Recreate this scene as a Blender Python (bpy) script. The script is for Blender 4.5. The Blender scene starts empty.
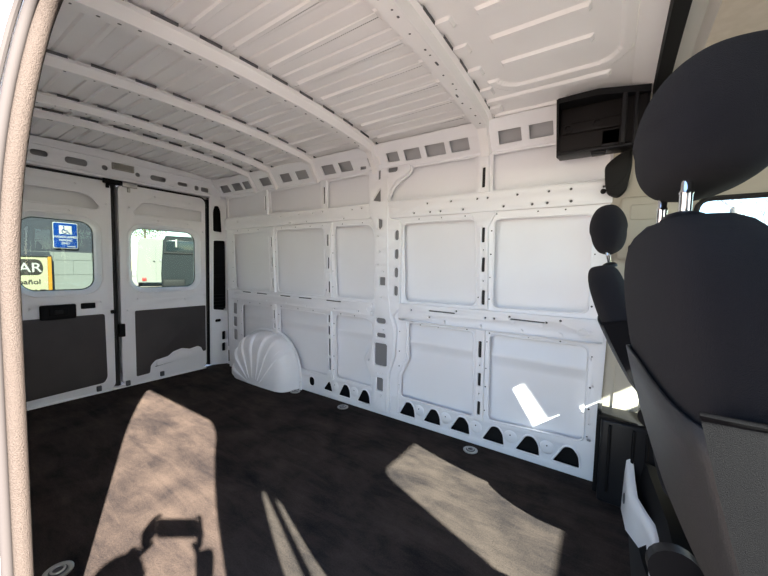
import bpy, bmesh, math, random
from mathutils import Vector, Matrix
random.seed(4)
S = bpy.context.scene
COL = S.collection

# ------------------------------------------------------------------ camera, sky, sun, exposure
def cam_axes(yaw, pitch, roll):
    f = Vector((-math.sin(yaw)*math.cos(pitch), math.cos(yaw)*math.cos(pitch), -math.sin(pitch)))
    r0 = Vector((math.cos(yaw), math.sin(yaw), 0)); d0 = f.cross(r0)
    r = r0*math.cos(roll) + d0*math.sin(roll); d = f.cross(r)
    return r, d, f
CR, CD, CF = cam_axes(math.radians(33.794), math.radians(3.692), math.radians(-1.343))
CAM = Vector((0, -1.094, 1.09))
cam = bpy.data.cameras.new('camera'); camo = bpy.data.objects.new('camera', cam); COL.objects.link(camo)
m = Matrix((CR, -CD, -CF)).transposed().to_4x4(); m.translation = CAM
camo.matrix_world = m
cam.sensor_width = 36; cam.lens = 337.7*36/768; cam.clip_start = 0.005; cam.clip_end = 500
S.camera = camo

SUN_DIR = Vector((-0.7476, 0.3411, -0.5698)).normalized()
w = bpy.data.worlds.new('sky'); S.world = w; w.use_nodes = True
nt = w.node_tree; nt.nodes.clear()
out = nt.nodes.new('ShaderNodeOutputWorld'); bg = nt.nodes.new('ShaderNodeBackground')
sky = nt.nodes.new('ShaderNodeTexSky'); sky.sky_type = 'NISHITA'; sky.sun_disc = False
sky.sun_elevation = math.asin(-SUN_DIR.z); sky.sun_rotation = math.atan2(-SUN_DIR.x, -SUN_DIR.y)
sky.air_density = 1.0; sky.dust_density = .2; sky.ozone_density = 1.0
nt.links.new(sky.outputs[0], bg.inputs[0]); nt.links.new(bg.outputs[0], out.inputs[0])
bg.inputs[1].default_value = 0.62
sl = bpy.data.lights.new('sun', 'SUN'); slo = bpy.data.objects.new('sun', sl); COL.objects.link(slo)
slo.rotation_mode = 'QUATERNION'; slo.rotation_quaternion = SUN_DIR.to_track_quat('-Z', 'Y')
slo.location = (6, -3, 6)
sl.energy = 55.0; sl.angle = math.radians(0.53); sl.color = (1.0, 0.90, 0.77)
S.view_settings.view_transform = 'Standard'; S.view_settings.look = 'None'
S.view_settings.exposure = 0.32; S.view_settings.gamma = 1.0; S.view_settings.use_curve_mapping = False
S.cycles.use_denoising = True
S.cycles.max_bounces = 12; S.cycles.diffuse_bounces = 8; S.cycles.transparent_max_bounces = 16
S.cycles.sample_clamp_indirect = 8

# ------------------------------------------------------------------ materials
MATS = {}
def mat(name, col, rough=.5, metal=0., spec=.5, noise=None, bump=None, coat=0., sheen=0.):
    """noise=(scale, other colour, lo, hi); bump=(scale, strength)"""
    if name in MATS: return MATS[name]
    M = bpy.data.materials.new(name); M.use_nodes = True; t = M.node_tree
    b = t.nodes['Principled BSDF']
    b.inputs['Base Color'].default_value = (*col, 1); b.inputs['Roughness'].default_value = rough
    b.inputs['Metallic'].default_value = metal; b.inputs['Specular IOR Level'].default_value = spec
    b.inputs['Coat Weight'].default_value = coat; b.inputs['Sheen Weight'].default_value = sheen
    tc = t.nodes.new('ShaderNodeTexCoord')
    if noise:
        n = t.nodes.new('ShaderNodeTexNoise'); n.inputs['Scale'].default_value = noise[0]; n.inputs['Detail'].default_value = 6
        t.links.new(tc.outputs['Object'], n.inputs['Vector'])
        r = t.nodes.new('ShaderNodeMapRange'); r.inputs[1].default_value = noise[2]; r.inputs[2].default_value = noise[3]
        t.links.new(n.outputs['Fac'], r.inputs[0])
        x = t.nodes.new('ShaderNodeMix'); x.data_type = 'RGBA'
        x.inputs[6].default_value = (*col, 1); x.inputs[7].default_value = (*noise[1], 1)
        t.links.new(r.outputs[0], x.inputs[0]); t.links.new(x.outputs[2], b.inputs['Base Color'])
    if bump:
        n = t.nodes.new('ShaderNodeTexNoise'); n.inputs['Scale'].default_value = bump[0]; n.inputs['Detail'].default_value = 3
        t.links.new(tc.outputs['Object'], n.inputs['Vector'])
        bu = t.nodes.new('ShaderNodeBump'); bu.inputs['Strength'].default_value = bump[1]; bu.inputs['Distance'].default_value = .004
        t.links.new(n.outputs['Fac'], bu.inputs['Height']); t.links.new(bu.outputs[0], b.inputs['Normal'])
    MATS[name] = M; return M
WHITE = mat('white_paint', (.88, .88, .905), .38, noise=(2.2, (.85, .845, .865), .45, .75), bump=(1.6, .25))
ROOFW = mat('roof_paint', (.90, .885, .88), .5, noise=(3.5, (.87, .85, .845), .4, .75))
DARKGREY = mat('dark_grey_and_shade', (.10, .10, .105), .7)  # dark grey parts; also painted shade in rail and bow holes
CAVSHADE = mat('cavity_shade_grey', (.42, .42, .43), .7)  # painted shade of the wall, cant rail and header cavities
BLACK = mat('black_plastic_and_shade', (.006, .006, .007), .6, spec=.15)  # plastic parts; also painted shade in the wall holes
SATIN = mat('dark_plastic', (.010, .010, .012), .45, spec=.25)
RUBBER = mat('black_rubber_and_shade', (.012, .012, .013), .7)  # rubber parts; also painted shade in the post slots
BOARD = mat('door_board', (.045, .040, .042), .6, noise=(6, (.055, .05, .05), .4, .7))
SHELL = mat('grey_shell_plastic', (.028, .028, .030), .5, spec=.3, bump=(700, .25))
FABRIC = mat('seat_fabric', (.012, .012, .017), .9, spec=.15, sheen=.04, bump=(1300, .9))
KNIT = mat('seat_knit', (.005, .0045, .006), .7, spec=.12, bump=(1800, .6), noise=(900, (.022, .019, .018), .6, .8))
CHROME = mat('chrome', (.85, .85, .86), .12, 1.0)
STEEL = mat('zinc_steel', (.55, .54, .52), .35, 1.0)
BEIGE = mat('beige_trim', (.50, .46, .38), .6)
LINER = mat('beige_headliner', (.55, .49, .40), .9, noise=(30, (.60, .54, .45), .4, .7))
CREAM = mat('cream_seal', (.72, .71, .67), .6)
SEALM = mat('fuzzy_seal', (.060, .050, .046), .95, spec=.05, noise=(600, (.036, .030, .027), .45, .65), bump=(400, .8))
RED = mat('red_lens', (.15, .003, .004), .4)
SKIN = mat('skin', (.52, .33, .24), .55)
SHIRT = mat('dark_shirt', (.04, .05, .08), .9)
TROUS = mat('jeans', (.05, .07, .12), .9)
HAIR = mat('brown_hair', (.05, .03, .02), .7)
ASPH = mat('asphalt', (.24, .205, .19), .9, noise=(3, (.20, .172, .16), .35, .75))
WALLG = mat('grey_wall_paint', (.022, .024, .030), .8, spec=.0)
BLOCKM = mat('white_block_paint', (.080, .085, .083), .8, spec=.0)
GREEN = mat('leaf_green', (.05, .075, .015), .7, noise=(14, (.09, .10, .022), .4, .6))
BLUE = mat('sign_blue', (.002, .014, .075),.7, spec=.0)
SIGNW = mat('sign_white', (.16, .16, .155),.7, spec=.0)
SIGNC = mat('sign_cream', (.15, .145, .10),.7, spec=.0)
SIGND = mat('sign_dark', (.018, .017, .016),.7, spec=.0)
ORANGE = mat('orange_post', (.17, .08, .012),.7, spec=.0)
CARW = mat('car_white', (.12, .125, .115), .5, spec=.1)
CARG = mat('car_slate', (.006, .008, .010), .5, spec=.1)
CARGL = mat('car_dark_glass', (.010, .014, .016), .1)

def floor_material():
    M = bpy.data.materials.new('rubber_floor_mat'); M.use_nodes = True; t = M.node_tree; N = t.nodes; L = t.links
    b = N['Principled BSDF']; tc = N.new('ShaderNodeTexCoord')
    def noise(s, d=6, rough=.6, vec=None, dist=0):
        n = N.new('ShaderNodeTexNoise'); n.inputs['Scale'].default_value = s; n.inputs['Detail'].default_value = d
        n.inputs['Roughness'].default_value = rough; n.inputs['Distortion'].default_value = dist
        L.new(vec or tc.outputs['Object'], n.inputs['Vector']); return n.outputs['Fac']
    def rng(x, a, c, lo=0., hi=1.):
        r = N.new('ShaderNodeMapRange'); r.inputs[1].default_value = a; r.inputs[2].default_value = c
        r.inputs[3].default_value = lo; r.inputs[4].default_value = hi; L.new(x, r.inputs[0]); return r.outputs[0]
    def mth(op, a, c):
        q = N.new('ShaderNodeMath'); q.operation = op
        for i, v in enumerate((a, c)):
            if isinstance(v, (int, float)): q.inputs[i].default_value = v
            else: L.new(v, q.inputs[i])
        return q.outputs[0]
    mp = N.new('ShaderNodeMapping'); mp.inputs['Rotation'].default_value = (0, 0, .5); mp.inputs['Scale'].default_value = (2.2, 9, 1)
    L.new(tc.outputs['Object'], mp.inputs['Vector'])
    streak = rng(noise(1.6, 8, .7, mp.outputs[0], .6), .35, .72)
    blot = rng(noise(3.2, 7, .62, None, .4), .38, .68)
    fine = rng(noise(160, 3, .7), .3, .7)
    d = mth('ADD', mth('MULTIPLY', streak, .38), mth('MULTIPLY', blot, .38))
    d = mth('ADD', d, mth('MULTIPLY', fine, .24))
    x = N.new('ShaderNodeMix'); x.data_type = 'RGBA'
    x.inputs[6].default_value = (.0035, .0045, .0075, 1); x.inputs[7].default_value = (.078, .060, .050, 1)
    L.new(d, x.inputs[0]); L.new(x.outputs[2], b.inputs['Base Color'])
    b.inputs['Roughness'].default_value = .9; b.inputs['Specular IOR Level'].default_value = .05
    bu = N.new('ShaderNodeBump'); bu.inputs['Strength'].default_value = .5; bu.inputs['Distance'].default_value = .003
    L.new(fine, bu.inputs['Height']); L.new(bu.outputs[0], b.inputs['Normal'])
    return M
FLOORM = floor_material()

def glass(name, tint, gloss=.06):
    M = bpy.data.materials.new(name); M.use_nodes = True; t = M.node_tree; t.nodes.clear()
    o = t.nodes.new('ShaderNodeOutputMaterial'); tr = t.nodes.new('ShaderNodeBsdfTransparent'); tr.inputs[0].default_value = (*tint, 1)
    g = t.nodes.new('ShaderNodeBsdfGlossy'); g.inputs['Roughness'].default_value = .02
    mx = t.nodes.new('ShaderNodeMixShader'); mx.inputs[0].default_value = gloss
    t.links.new(tr.outputs[0], mx.inputs[1]); t.links.new(g.outputs[0], mx.inputs[2]); t.links.new(mx.outputs[0], o.inputs[0])
    return M
GLASS_REAR = glass('tinted_glass', (.60, .68, .65), .015); GLASS_CAB = glass('cab_glass', (.82, .89, .905), .03)

# ------------------------------------------------------------------ mesh helpers
def tag(o, label=None, cat=None, group=None, kind=None):
    if label: o['label'] = label
    if cat: o['category'] = cat
    if group: o['group'] = group
    if kind: o['kind'] = kind
    return o
def empty(name, loc=(0, 0, 0), rz=0):
    o = bpy.data.objects.new(name, None); o.location = loc; o.rotation_euler = (0, 0, rz); o.empty_display_size = .1
    COL.objects.link(o); return o
def link(name, bm, material, parent=None, angle=40, label=None):
    bmesh.ops.remove_doubles(bm, verts=bm.verts, dist=1e-6)
    me = bpy.data.meshes.new(name); bm.to_mesh(me); bm.free()
    me.polygons.foreach_set('use_smooth', [True]*len(me.polygons)); me.set_sharp_from_angle(angle=math.radians(angle))
    if not isinstance(material, (list, tuple)): material = [material]
    for q in material: me.materials.append(q)
    o = bpy.data.objects.new(name, me); COL.objects.link(o)
    if parent is not None: o.parent = parent
    if label: o['label'] = label
    return o
def structure(name, bm, material, parent=None, angle=40):
    return tag(link(name, bm, material, parent, angle), kind='structure')
def quad(bm, pts, mi=0):
    f = bm.faces.new([bm.verts.new(p) for p in pts]); f.material_index = mi; return f
def box(bm, x0, x1, y0, y1, z0, z1, bev=0., M=None, mi=0):
    vs = [bm.verts.new((x, y, z)) for x in (x0, x1) for y in (y0, y1) for z in (z0, z1)]
    fs = [bm.faces.new([vs[i] for i in f]) for f in ((0, 1, 3, 2), (4, 6, 7, 5), (0, 4, 5, 1), (2, 3, 7, 6), (0, 2, 6, 4), (1, 5, 7, 3))]
    for f in fs: f.material_index = mi
    if bev > 0:
        es = list({e for f in fs for e in f.edges})
        r = bmesh.ops.bevel(bm, geom=es, offset=bev, segments=3, profile=.5, affect='EDGES')
        for f in r['faces']: f.material_index = mi
        vs = list({v for f in r['faces'] for v in f.verts} | {v for v in vs if v.is_valid})
    if M is not None:
        for v in vs:
            if v.is_valid: v.co = M @ v.co
def tube(bm, pts, r, closed=False, seg=8, flat=1., mi=0, caps=True):
    pts = [Vector(p) for p in pts]; n = len(pts)
    rr = r if isinstance(r, (list, tuple)) else [r]*n
    rings = []; prev = None
    for i in range(n):
        a = pts[i-1] if (i > 0 or closed) else pts[i]; c = pts[(i+1) % n] if (i < n-1 or closed) else pts[i]
        t = (c-a).normalized()
        if prev is None:
            up = Vector((0, 0, 1)) if abs(t.z) < .9 else Vector((1, 0, 0)); u = t.cross(up).normalized()
        else: u = (prev - t*prev.dot(t)).normalized()
        prev = u; v = t.cross(u)
        rings.append([bm.verts.new(pts[i] + (u*math.cos(q)*rr[i] + v*math.sin(q)*rr[i]*flat)) for q in [2*math.pi*k/seg for k in range(seg)]])
    for i in range(n if closed else n-1):
        A, B = rings[i], rings[(i+1) % n]
        for k in range(seg): bm.faces.new((A[k], A[(k+1) % seg], B[(k+1) % seg], B[k])).material_index = mi
    if not closed and caps:
        bm.faces.new(rings[0][::-1]).material_index = mi; bm.faces.new(rings[-1]).material_index = mi
def lathe(bm, c, axis, prof, seg=24, mi=0):
    """prof: list of (radius, height) along axis from point c"""
    axis = Vector(axis).normalized(); u = axis.orthogonal().normalized(); v = axis.cross(u); c = Vector(c); rings = []
    for (r, h) in prof:
        rings.append([bm.verts.new(c + axis*h + (u*math.cos(a) + v*math.sin(a))*max(r, 1e-5)) for a in [2*math.pi*k/seg for k in range(seg)]])
    for A, B in zip(rings, rings[1:]):
        for k in range(seg): bm.faces.new((A[k], A[(k+1) % seg], B[(k+1) % seg], B[k])).material_index = mi
    bm.faces.new(rings[0][::-1]).material_index = mi; bm.faces.new(rings[-1]).material_index = mi
def loft(bm, secs, capa=True, capb=True, mi=0):
    R = [[bm.verts.new(p) for p in s] for s in secs]; n = len(R[0])
    for A, B in zip(R, R[1:]):
        for k in range(n): bm.faces.new((A[k], A[(k+1) % n], B[(k+1) % n], B[k])).material_index = mi
    if capa: bm.faces.new(R[0][::-1]).material_index = mi
    if capb: bm.faces.new(R[-1]).material_index = mi
def rrect(x0, z0, x1, z1, r, n=5):
    r = min(r, abs(x1-x0)/2*.999, abs(z1-z0)/2*.999); P = []
    for cx, cz, a0 in ((x1-r, z1-r, 0), (x0+r, z1-r, 90), (x0+r, z0+r, 180), (x1-r, z0+r, 270)):
        for k in range(n+1):
            a = math.radians(a0+90*k/n); P.append((cx+r*math.cos(a), cz+r*math.sin(a)))
    return P
def circ(x, z, r, n=10): return [(x+r*math.cos(2*math.pi*k/n), z+r*math.sin(2*math.pi*k/n)) for k in range(n)]
def rpoly(pts, r, n=4):
    """polygon with rounded corners"""
    P = []; N = len(pts); V = [Vector(p) for p in pts]
    for i in range(N):
        a, b, c = V[i-1], V[i], V[(i+1) % N]
        d1 = (a-b); d2 = (c-b); rr = min(r, d1.length*.45, d2.length*.45)
        p1 = b+d1.normalized()*rr; p2 = b+d2.normalized()*rr
        for k in range(n+1):
            t = k/n; P.append(tuple(p1*(1-t)**2 + b*2*t*(1-t) + p2*t**2))
    return P
def area(P): return sum(P[i-1][0]*P[i][1]-P[i][0]*P[i-1][1] for i in range(len(P)))/2
def sheet_bm(outer, holes, mp, thick=.008, bevel=.002, cu=(), cv=(), w0=0.):
    """flat sheet cut from a closed outline with holes; mp(u, v, w) maps it into the place; w is height above the surface"""
    cu_ = bpy.data.curves.new('tmp', 'CURVE'); cu_.dimensions = '2D'; cu_.fill_mode = 'BOTH'
    cu_.extrude = max(thick/2-bevel, 0); cu_.bevel_depth = bevel; cu_.bevel_resolution = 1; cu_.offset = -bevel
    for i, P in enumerate([outer]+list(holes)):
        if (area(P) > 0) != (i == 0): P = P[::-1]
        s = cu_.splines.new('POLY'); s.points.add(len(P)-1)
        for k, p in enumerate(P): s.points[k].co = (p[0], p[1], 0, 1)
        s.use_cyclic_u = True
    ob = bpy.data.objects.new('tmp', cu_); COL.objects.link(ob); bpy.context.view_layer.update()
    dg = bpy.context.evaluated_depsgraph_get()
    me = bpy.data.meshes.new_from_object(ob.evaluated_get(dg)); bm = bmesh.new(); bm.from_mesh(me)
    bpy.data.objects.remove(ob); bpy.data.curves.remove(cu_); bpy.data.meshes.remove(me)
    bmesh.ops.remove_doubles(bm, verts=bm.verts, dist=1e-5)
    for ax, cs in ((0, cu), (1, cv)):
        for c in cs:
            no = (1, 0, 0) if ax == 0 else (0, 1, 0)
            bmesh.ops.bisect_plane(bm, geom=bm.verts[:]+bm.edges[:]+bm.faces[:], dist=1e-6, plane_co=(c, 0, 0) if ax == 0 else (0, c, 0), plane_no=no)
    bmesh.ops.recalc_face_normals(bm, faces=bm.faces)
    flip = False
    for f in bm.faces: f.material_index = 0
    for v in bm.verts: v.co = Vector(mp(v.co.x, v.co.y, v.co.z + thick/2 + w0))
    bmesh.ops.recalc_face_normals(bm, faces=bm.faces)
    return bm
def merge(bm, other):
    me = bpy.data.meshes.new('t'); other.to_mesh(me); other.free(); bm.from_mesh(me); bpy.data.meshes.remove(me)
def lips(bm, outs, mp, r=.006, w=.0, flat=1.):
    for P in outs: tube(bm, [mp(p[0], p[1], w) for p in P], r, True, 6, flat)
def dens(P, step=.06):
    R = [P[0]]
    for a, b in zip(P, P[1:]):
        n = max(1, int(math.dist(a, b)/step))
        R += [(a[0]+(b[0]-a[0])*k/n, a[1]+(b[1]-a[1])*k/n) for k in range(1, n+1)]
    return R
def frange(a, b, s):
    r = []
    while a < b: r.append(a); a += s
    return r

# ------------------------------------------------------------------ the van: measures
REAR = -3.43            # inner plane of the rear doors
ROOFZ = 1.955
def LW(x, z, w):        # driver's side inner frame: leans in a little with height
    return (x, .930-.0165*z - w, z)
def roof_z(y):          # slightly arched roof
    return ROOFZ + .012 - .055*(abs(y)/.85)**2.2

# ------------------------------------------------------------------ floor
bm = bmesh.new(); box(bm, REAR-.03, .12, -.955, .965, -.04, 0.)
floor = structure('floor', bm, FLOORM)
bm = bmesh.new(); box(bm, .12, 1.9, -.955, .965, -.04, .0)
structure('floor', bm, RUBBER)
bm = bmesh.new(); box(bm, -1.05, .06, -.99, -.93, -.08, .006, .004)
structure('trim_1', bm, SATIN)                                       # side door step edge
bm = bmesh.new(); box(bm, -3.47, -3.405, -.70, .74, -.02, .012, .004)
structure('trim_2', bm, WHITE)                                        # rear sill

# ------------------------------------------------------------------ driver's side wall
wall = bpy.data.objects.new('wall_left', None)
bm = bmesh.new()
prof = [(0, .962), (.50, .966), (.535, .968), (.56, .950), (.585, .951), (.62, .972), (.9, .972), (1.40, .966), (1.9, .945)]
for (z0, y0), (z1, y1) in zip(prof, prof[1:]):
    quad(bm, [(REAR-.07, y0, z0), (-.02, y0, z0), (-.02, y1, z1), (REAR-.07, y1, z1)])
wall = structure('wall_left', bm, WHITE)
top = [rpoly([(-3.25, 1.535), (-2.67, 1.545), (-2.69, 1.735), (-3.25, 1.73)], .02),
       rpoly([(-2.575, 1.54), (-1.945, 1.54), (-1.965, 1.742), (-2.59, 1.737)], .02),
       rpoly([(-1.885, 1.535), (-1.468, 1.535), (-1.468, 1.70), (-1.50, 1.752), (-1.88, 1.742)], .025),
       [(-1.295, 1.54), (-.69, 1.535), (-.705, 1.748), (-1.12, 1.748), (-1.14, 1.70), (-1.17, 1.685), (-1.22, 1.66), (-1.26, 1.63), (-1.285, 1.59), (-1.296, 1.56)],
       rpoly([(-.598, 1.535), (-.03, 1.538), (-.03, 1.75), (-.60, 1.752)], .02)]
mid = [rpoly([(-3.14, .835), (-2.595, .835), (-2.62, 1.385), (-3.17, 1.38)], .035),
       rpoly([(-2.49, .835), (-1.91, .835), (-1.93, 1.388), (-2.51, 1.392)], .035),
       rpoly([(-1.785, .835), (-1.42, .84), (-1.42, 1.30), (-1.46, 1.39), (-1.815, 1.393)], .045),
       rpoly([(-1.165, .85), (-.665, .86), (-.69, 1.385), (-1.188, 1.385)], .04),
       rpoly([(-.57, .86), (-.085, .872), (-.085, 1.375), (-.575, 1.38)], .04)]
bot = [rpoly([(-3.04, .18), (-2.56, .18), (-2.585, .69), (-3.04, .675)], .03),
       rpoly([(-2.46, .18), (-1.875, .18), (-1.895, .69), (-2.47, .69)], .03),
       rpoly([(-1.785, .19), (-1.435, .185), (-1.437, .30), (-1.505, .375), (-1.50, .42), (-1.43, .52), (-1.43, .64), (-1.48, .70), (-1.80, .70)], .035),
       rpoly([(-1.186, .175), (-.66, .17), (-.675, .705), (-1.135, .712), (-1.122, .45), (-1.186, .33)], .03),
       rpoly([(-.57, .175), (-.07, .20), (-.075, .705), (-.578, .705)], .035)]
tri = []
for cx, wd in ((-1.70, .058), (-1.51, .058), (-1.128, .060), (-.938, .060), (-.742, .062), (-.534, .062), (-.34, .062), (-.145, .062)):
    tri.append(rpoly([(cx-wd*1.18, .045), (cx+wd*1.12, .042), (cx+wd*.98, .115), (cx+.030, .155), (cx-.012, .152)], .020))
tri.append(rrect(-2.10, .055, -2.03, .14, .032)); tri.append(rpoly([(-1.93, .06), (-1.83, .056), (-1.85, .12), (-1.87, .14)], .014))
edge_rects = [rrect(-3.20, z0, -3.135, z1, .012) for z0, z1 in ((.57, .68), (.44, .54), (.30, .41))]
pil_holes = [rrect(-1.383, 1.69, -1.362, 1.755, .009), rrect(-1.303, 1.727, -1.224, 1.763, .016),
             rpoly([(-1.362, 1.632), (-1.428, 1.552), (-1.358, 1.538)], .008), rpoly([(-1.278, 1.487), (-1.195, 1.481), (-1.262, 1.440)], .008),
             rpoly([(-1.378, 1.424), (-1.343, 1.412), (-1.342, 1.366), (-1.364, 1.343), (-1.378, 1.36)], .006),
             rrect(-1.360, .955, -1.312, 1.013, .006),
             rrect(-1.385, .682, -1.302, .720, .018), rrect(-1.38, .580, -1.302, .612, .015),
             rrect(-1.396, .374, -1.288, .537, .016), rrect(-1.376, .187, -1.318, .284, .01)]
for zc in (1.303, 1.175, 1.048, .922): pil_holes.append(rrect(-1.238, zc-.034, -1.207, zc+.034, .0145))
frame_outer = [(-3.285, 0), (-.008, 0), (-.008, .20), (0.0, .72), (-.005, 1.48), (-.008, 1.768), (-3.285, 1.768)]
dots = [circ(-.047, .777, .011, 12), circ(-.06, .64, .005), circ(-.045, .50, .006), circ(-.05, .30, .005), circ(-.045, .215, .008)]
post_slots = []
post_slots += [rrect(-.636-.007, z0, -.636+.007, z1, .006) for z0, z1 in ((1.243, 1.329), (1.072, 1.155), (.90, .961))]
bm = sheet_bm(frame_outer, top+mid+bot+tri+edge_rects+dots, LW, .010, .0025)
lips(bm, top[:3]+mid[:3]+bot[1:3], LW, .0045, .009); lips(bm, top[4:]+mid[3:]+bot[3:], LW, .0055, .009)
for P in tri[:9]: tube(bm, [LW(p[0], p[1], .008) for p in P], .006, True, 6)
# pressed bumps between the sill holes
for cx in (-1.80, -1.60, -1.035, -.84, -.64, -.435, -.24):
    lathe(bm, LW(cx, .115, .005), (0, -1, 0), [(.042, 0), (.040, .004), (.030, .009), (.012, .011)], 20)
frame = structure('wall_frame', bm, WHITE, wall)

# dark sheets behind the frame members paint the shade of its white cavities
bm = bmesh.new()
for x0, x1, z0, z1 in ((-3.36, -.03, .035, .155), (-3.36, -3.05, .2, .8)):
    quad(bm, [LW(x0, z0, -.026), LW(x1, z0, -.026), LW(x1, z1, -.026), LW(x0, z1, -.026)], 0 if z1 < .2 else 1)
structure('wall_cavity_shade', bm, [BLACK, CAVSHADE], wall)

def hat(name, outer, holes, thick=.022, w0=.010, bev=.005, backing=DARKGREY, mp=LW, material=WHITE, parent=None):
    bmx = sheet_bm(outer, holes, mp, thick, bev, w0=w0)
    for f in bmx.faces: f.material_index = 0
    if holes and backing:  # dark faces behind the holes put the cavity shade into colour
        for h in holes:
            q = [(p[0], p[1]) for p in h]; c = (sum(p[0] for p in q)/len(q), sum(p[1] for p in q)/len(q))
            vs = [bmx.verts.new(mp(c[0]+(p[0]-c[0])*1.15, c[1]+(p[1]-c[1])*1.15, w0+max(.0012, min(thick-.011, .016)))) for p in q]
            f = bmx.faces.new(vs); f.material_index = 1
    return structure(name, bmx, [material, backing or DARKGREY], parent or wall)
# upper rail
uh = [circ(x, z, .0065) for x, z in ((-1.0, 1.497), (-.838, 1.497), (-.675, 1.497), (-.614, 1.497), (-.45, 1.500), (-.293, 1.502), (-.191, 1.503), (-.05, 1.500),
      (-3.06, 1.487), (-2.79, 1.497), (-2.55, 1.502), (-2.42, 1.502), (-2.19, 1.506), (-2.03, 1.506), (-1.92, 1.508), (-1.62, 1.503), (-1.53, 1.506))]
uh += [circ(x, 1.442, .007) for x in (-1.095, -.979, -.907, -.76, -.522, -.372, -.298, -.188, -2.7, -2.3, -2.1, -1.7)]
hat('upper_rail', rpoly([(-3.28, 1.418), (-1.45, 1.428), (-1.45, 1.532), (-3.28, 1.528)], .01), [h for h in uh if h[0][0] < -1.45], .026)
hat('upper_rail', rpoly([(-1.30, 1.418), (-.012, 1.418), (-.012, 1.530), (-1.30, 1.532)], .01), [h for h in uh if h[0][0] > -1.30], .026)
# middle rail
mh = [circ(x, z, .0065) for x, z in ((-.782, .822), (-.601, .80), (-.549, .80), (-.463, .82), (-.444, .79), (-.298, .79), (-.205, .825),
      (-.966, .765), (-.866, .745), (-.634, .745), (-.401, .745), (-.205, .748), (-1.10, .80), (-3.10, .78), (-2.93, .765), (-2.62, .748), (-2.35, .75), (-2.11, .742), (-1.79, .748), (-1.55, .75))]
mh += [rrect(x0, .803, x1, .812, .004) for x0, x1 in ((-3.0, -2.86), (-2.78, -2.62), (-2.44, -2.3), (-2.2, -2.04), (-1.88, -1.72), (-.97, -.79), (-.46, -.28))]
hat('middle_rail', rpoly([(-3.24, .728), (-1.43, .722), (-1.43, .822), (-3.24, .828)], .01), [h for h in mh if h[0][0] < -1.44], .028)
hat('middle_rail', rpoly([(-1.20, .722), (-.012, .725), (-.012, .848), (-1.20, .84)], .012), [h for h in mh if h[0][0] > -1.2], .028)
# black discs painting the shade of small punched holes around the panels
bm = bmesh.new(); rnd = random.Random(11)
def disc(x, z, r, w_=.0108):
    bm.faces.new([bm.verts.new(LW(p[0], p[1], w_)) for p in circ(x, z, r, 8)])
for Q in mid+bot:
    x0, x1 = min(p[0] for p in Q), max(p[0] for p in Q); z0, z1 = min(p[1] for p in Q), max(p[1] for p in Q)
    for k in range(4):
        zz = z0+(z1-z0)*(k+.5+rnd.uniform(-.15, .15))/4
        if x1 < -1.5 or x1 > -1.3: disc(x1+.014, zz, rnd.choice((.0035, .005)))
        if x0 < -1.5 or x0 > -1.3: disc(x0-.014, zz, rnd.choice((.0035, .0045)))
for x_ in frange(-3.1, -.1, .17):
    if not -1.48 < x_ < -1.18: disc(x_+rnd.uniform(-.04, .04), .708+rnd.uniform(-.004, .004), .0045); disc(x_+rnd.uniform(-.04, .04), 1.405, .004)
for cx in (-1.80, -1.60, -1.035, -.84, -.64, -.435, -.24): disc(cx, .125, .004, .0165)
structure('hole_shade_discs', bm, BLACK, wall)
# posts: hats with slots
def post(xa, za, xb, zb, wd, slots, flare=0, name='wall_post'):
    def X(z): return xa + (xb-xa)*(z-za)/(zb-za)
    O = [(X(za)-wd/2, za), (X(za)+wd/2, za)]
    if flare: O += [(X(zb-.09)+wd/2, zb-.09), (X(zb)+wd/2+flare, zb), (X(zb)-wd/2-flare, zb), (X(zb-.09)-wd/2, zb-.09)]
    else: O += [(X(zb)+wd/2, zb), (X(zb)-wd/2, zb)]
    H = [rrect(X((z0+z1)/2)-.009, z0, X((z0+z1)/2)+.009, z1, .006) for z0, z1 in slots]
    for (z0, z1), (z2, z3) in zip(slots, slots[1:]):
        if abs(z2-z1) > .03: H.append(circ(X((z1+z2)/2), (z1+z2)/2, .004, 8))
    hat(name, rpoly(O, .006), H, .020, .010, .004, RUBBER)  # dark backing paints the shade inside the slots
post(-2.54, .832, -2.568, 1.418, .05, ((.87, .96), (1.06, 1.15), (1.24, 1.33)), .03)
post(-1.848, .832, -1.875, 1.418, .05, ((.87, .96), (1.06, 1.15), (1.24, 1.33)), .03)
post(-.617, .85, -.637, 1.418, .055, ((.875, .962), (1.07, 1.155), (1.243, 1.33)), .05)
post(-2.50, .19, -2.54, .728, .05, ((.5, .55), (.59, .67)))
post(-1.838, .165, -1.855, .722, .05, ((.24, .34), (.36, .50), (.53, .60), (.63, .69)))
post(-.622, .165, -.628, .722, .055, ((.20, .285), (.38, .46), (.555, .655)))
post(-2.63, 1.532, -2.64, 1.752, .055, ((1.57, 1.70),))
post(-1.90, 1.532, -1.915, 1.752, .055, ((1.57, 1.70),))
post(-.638, 1.532, -.648, 1.752, .06, ((1.56, 1.675),))
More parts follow.
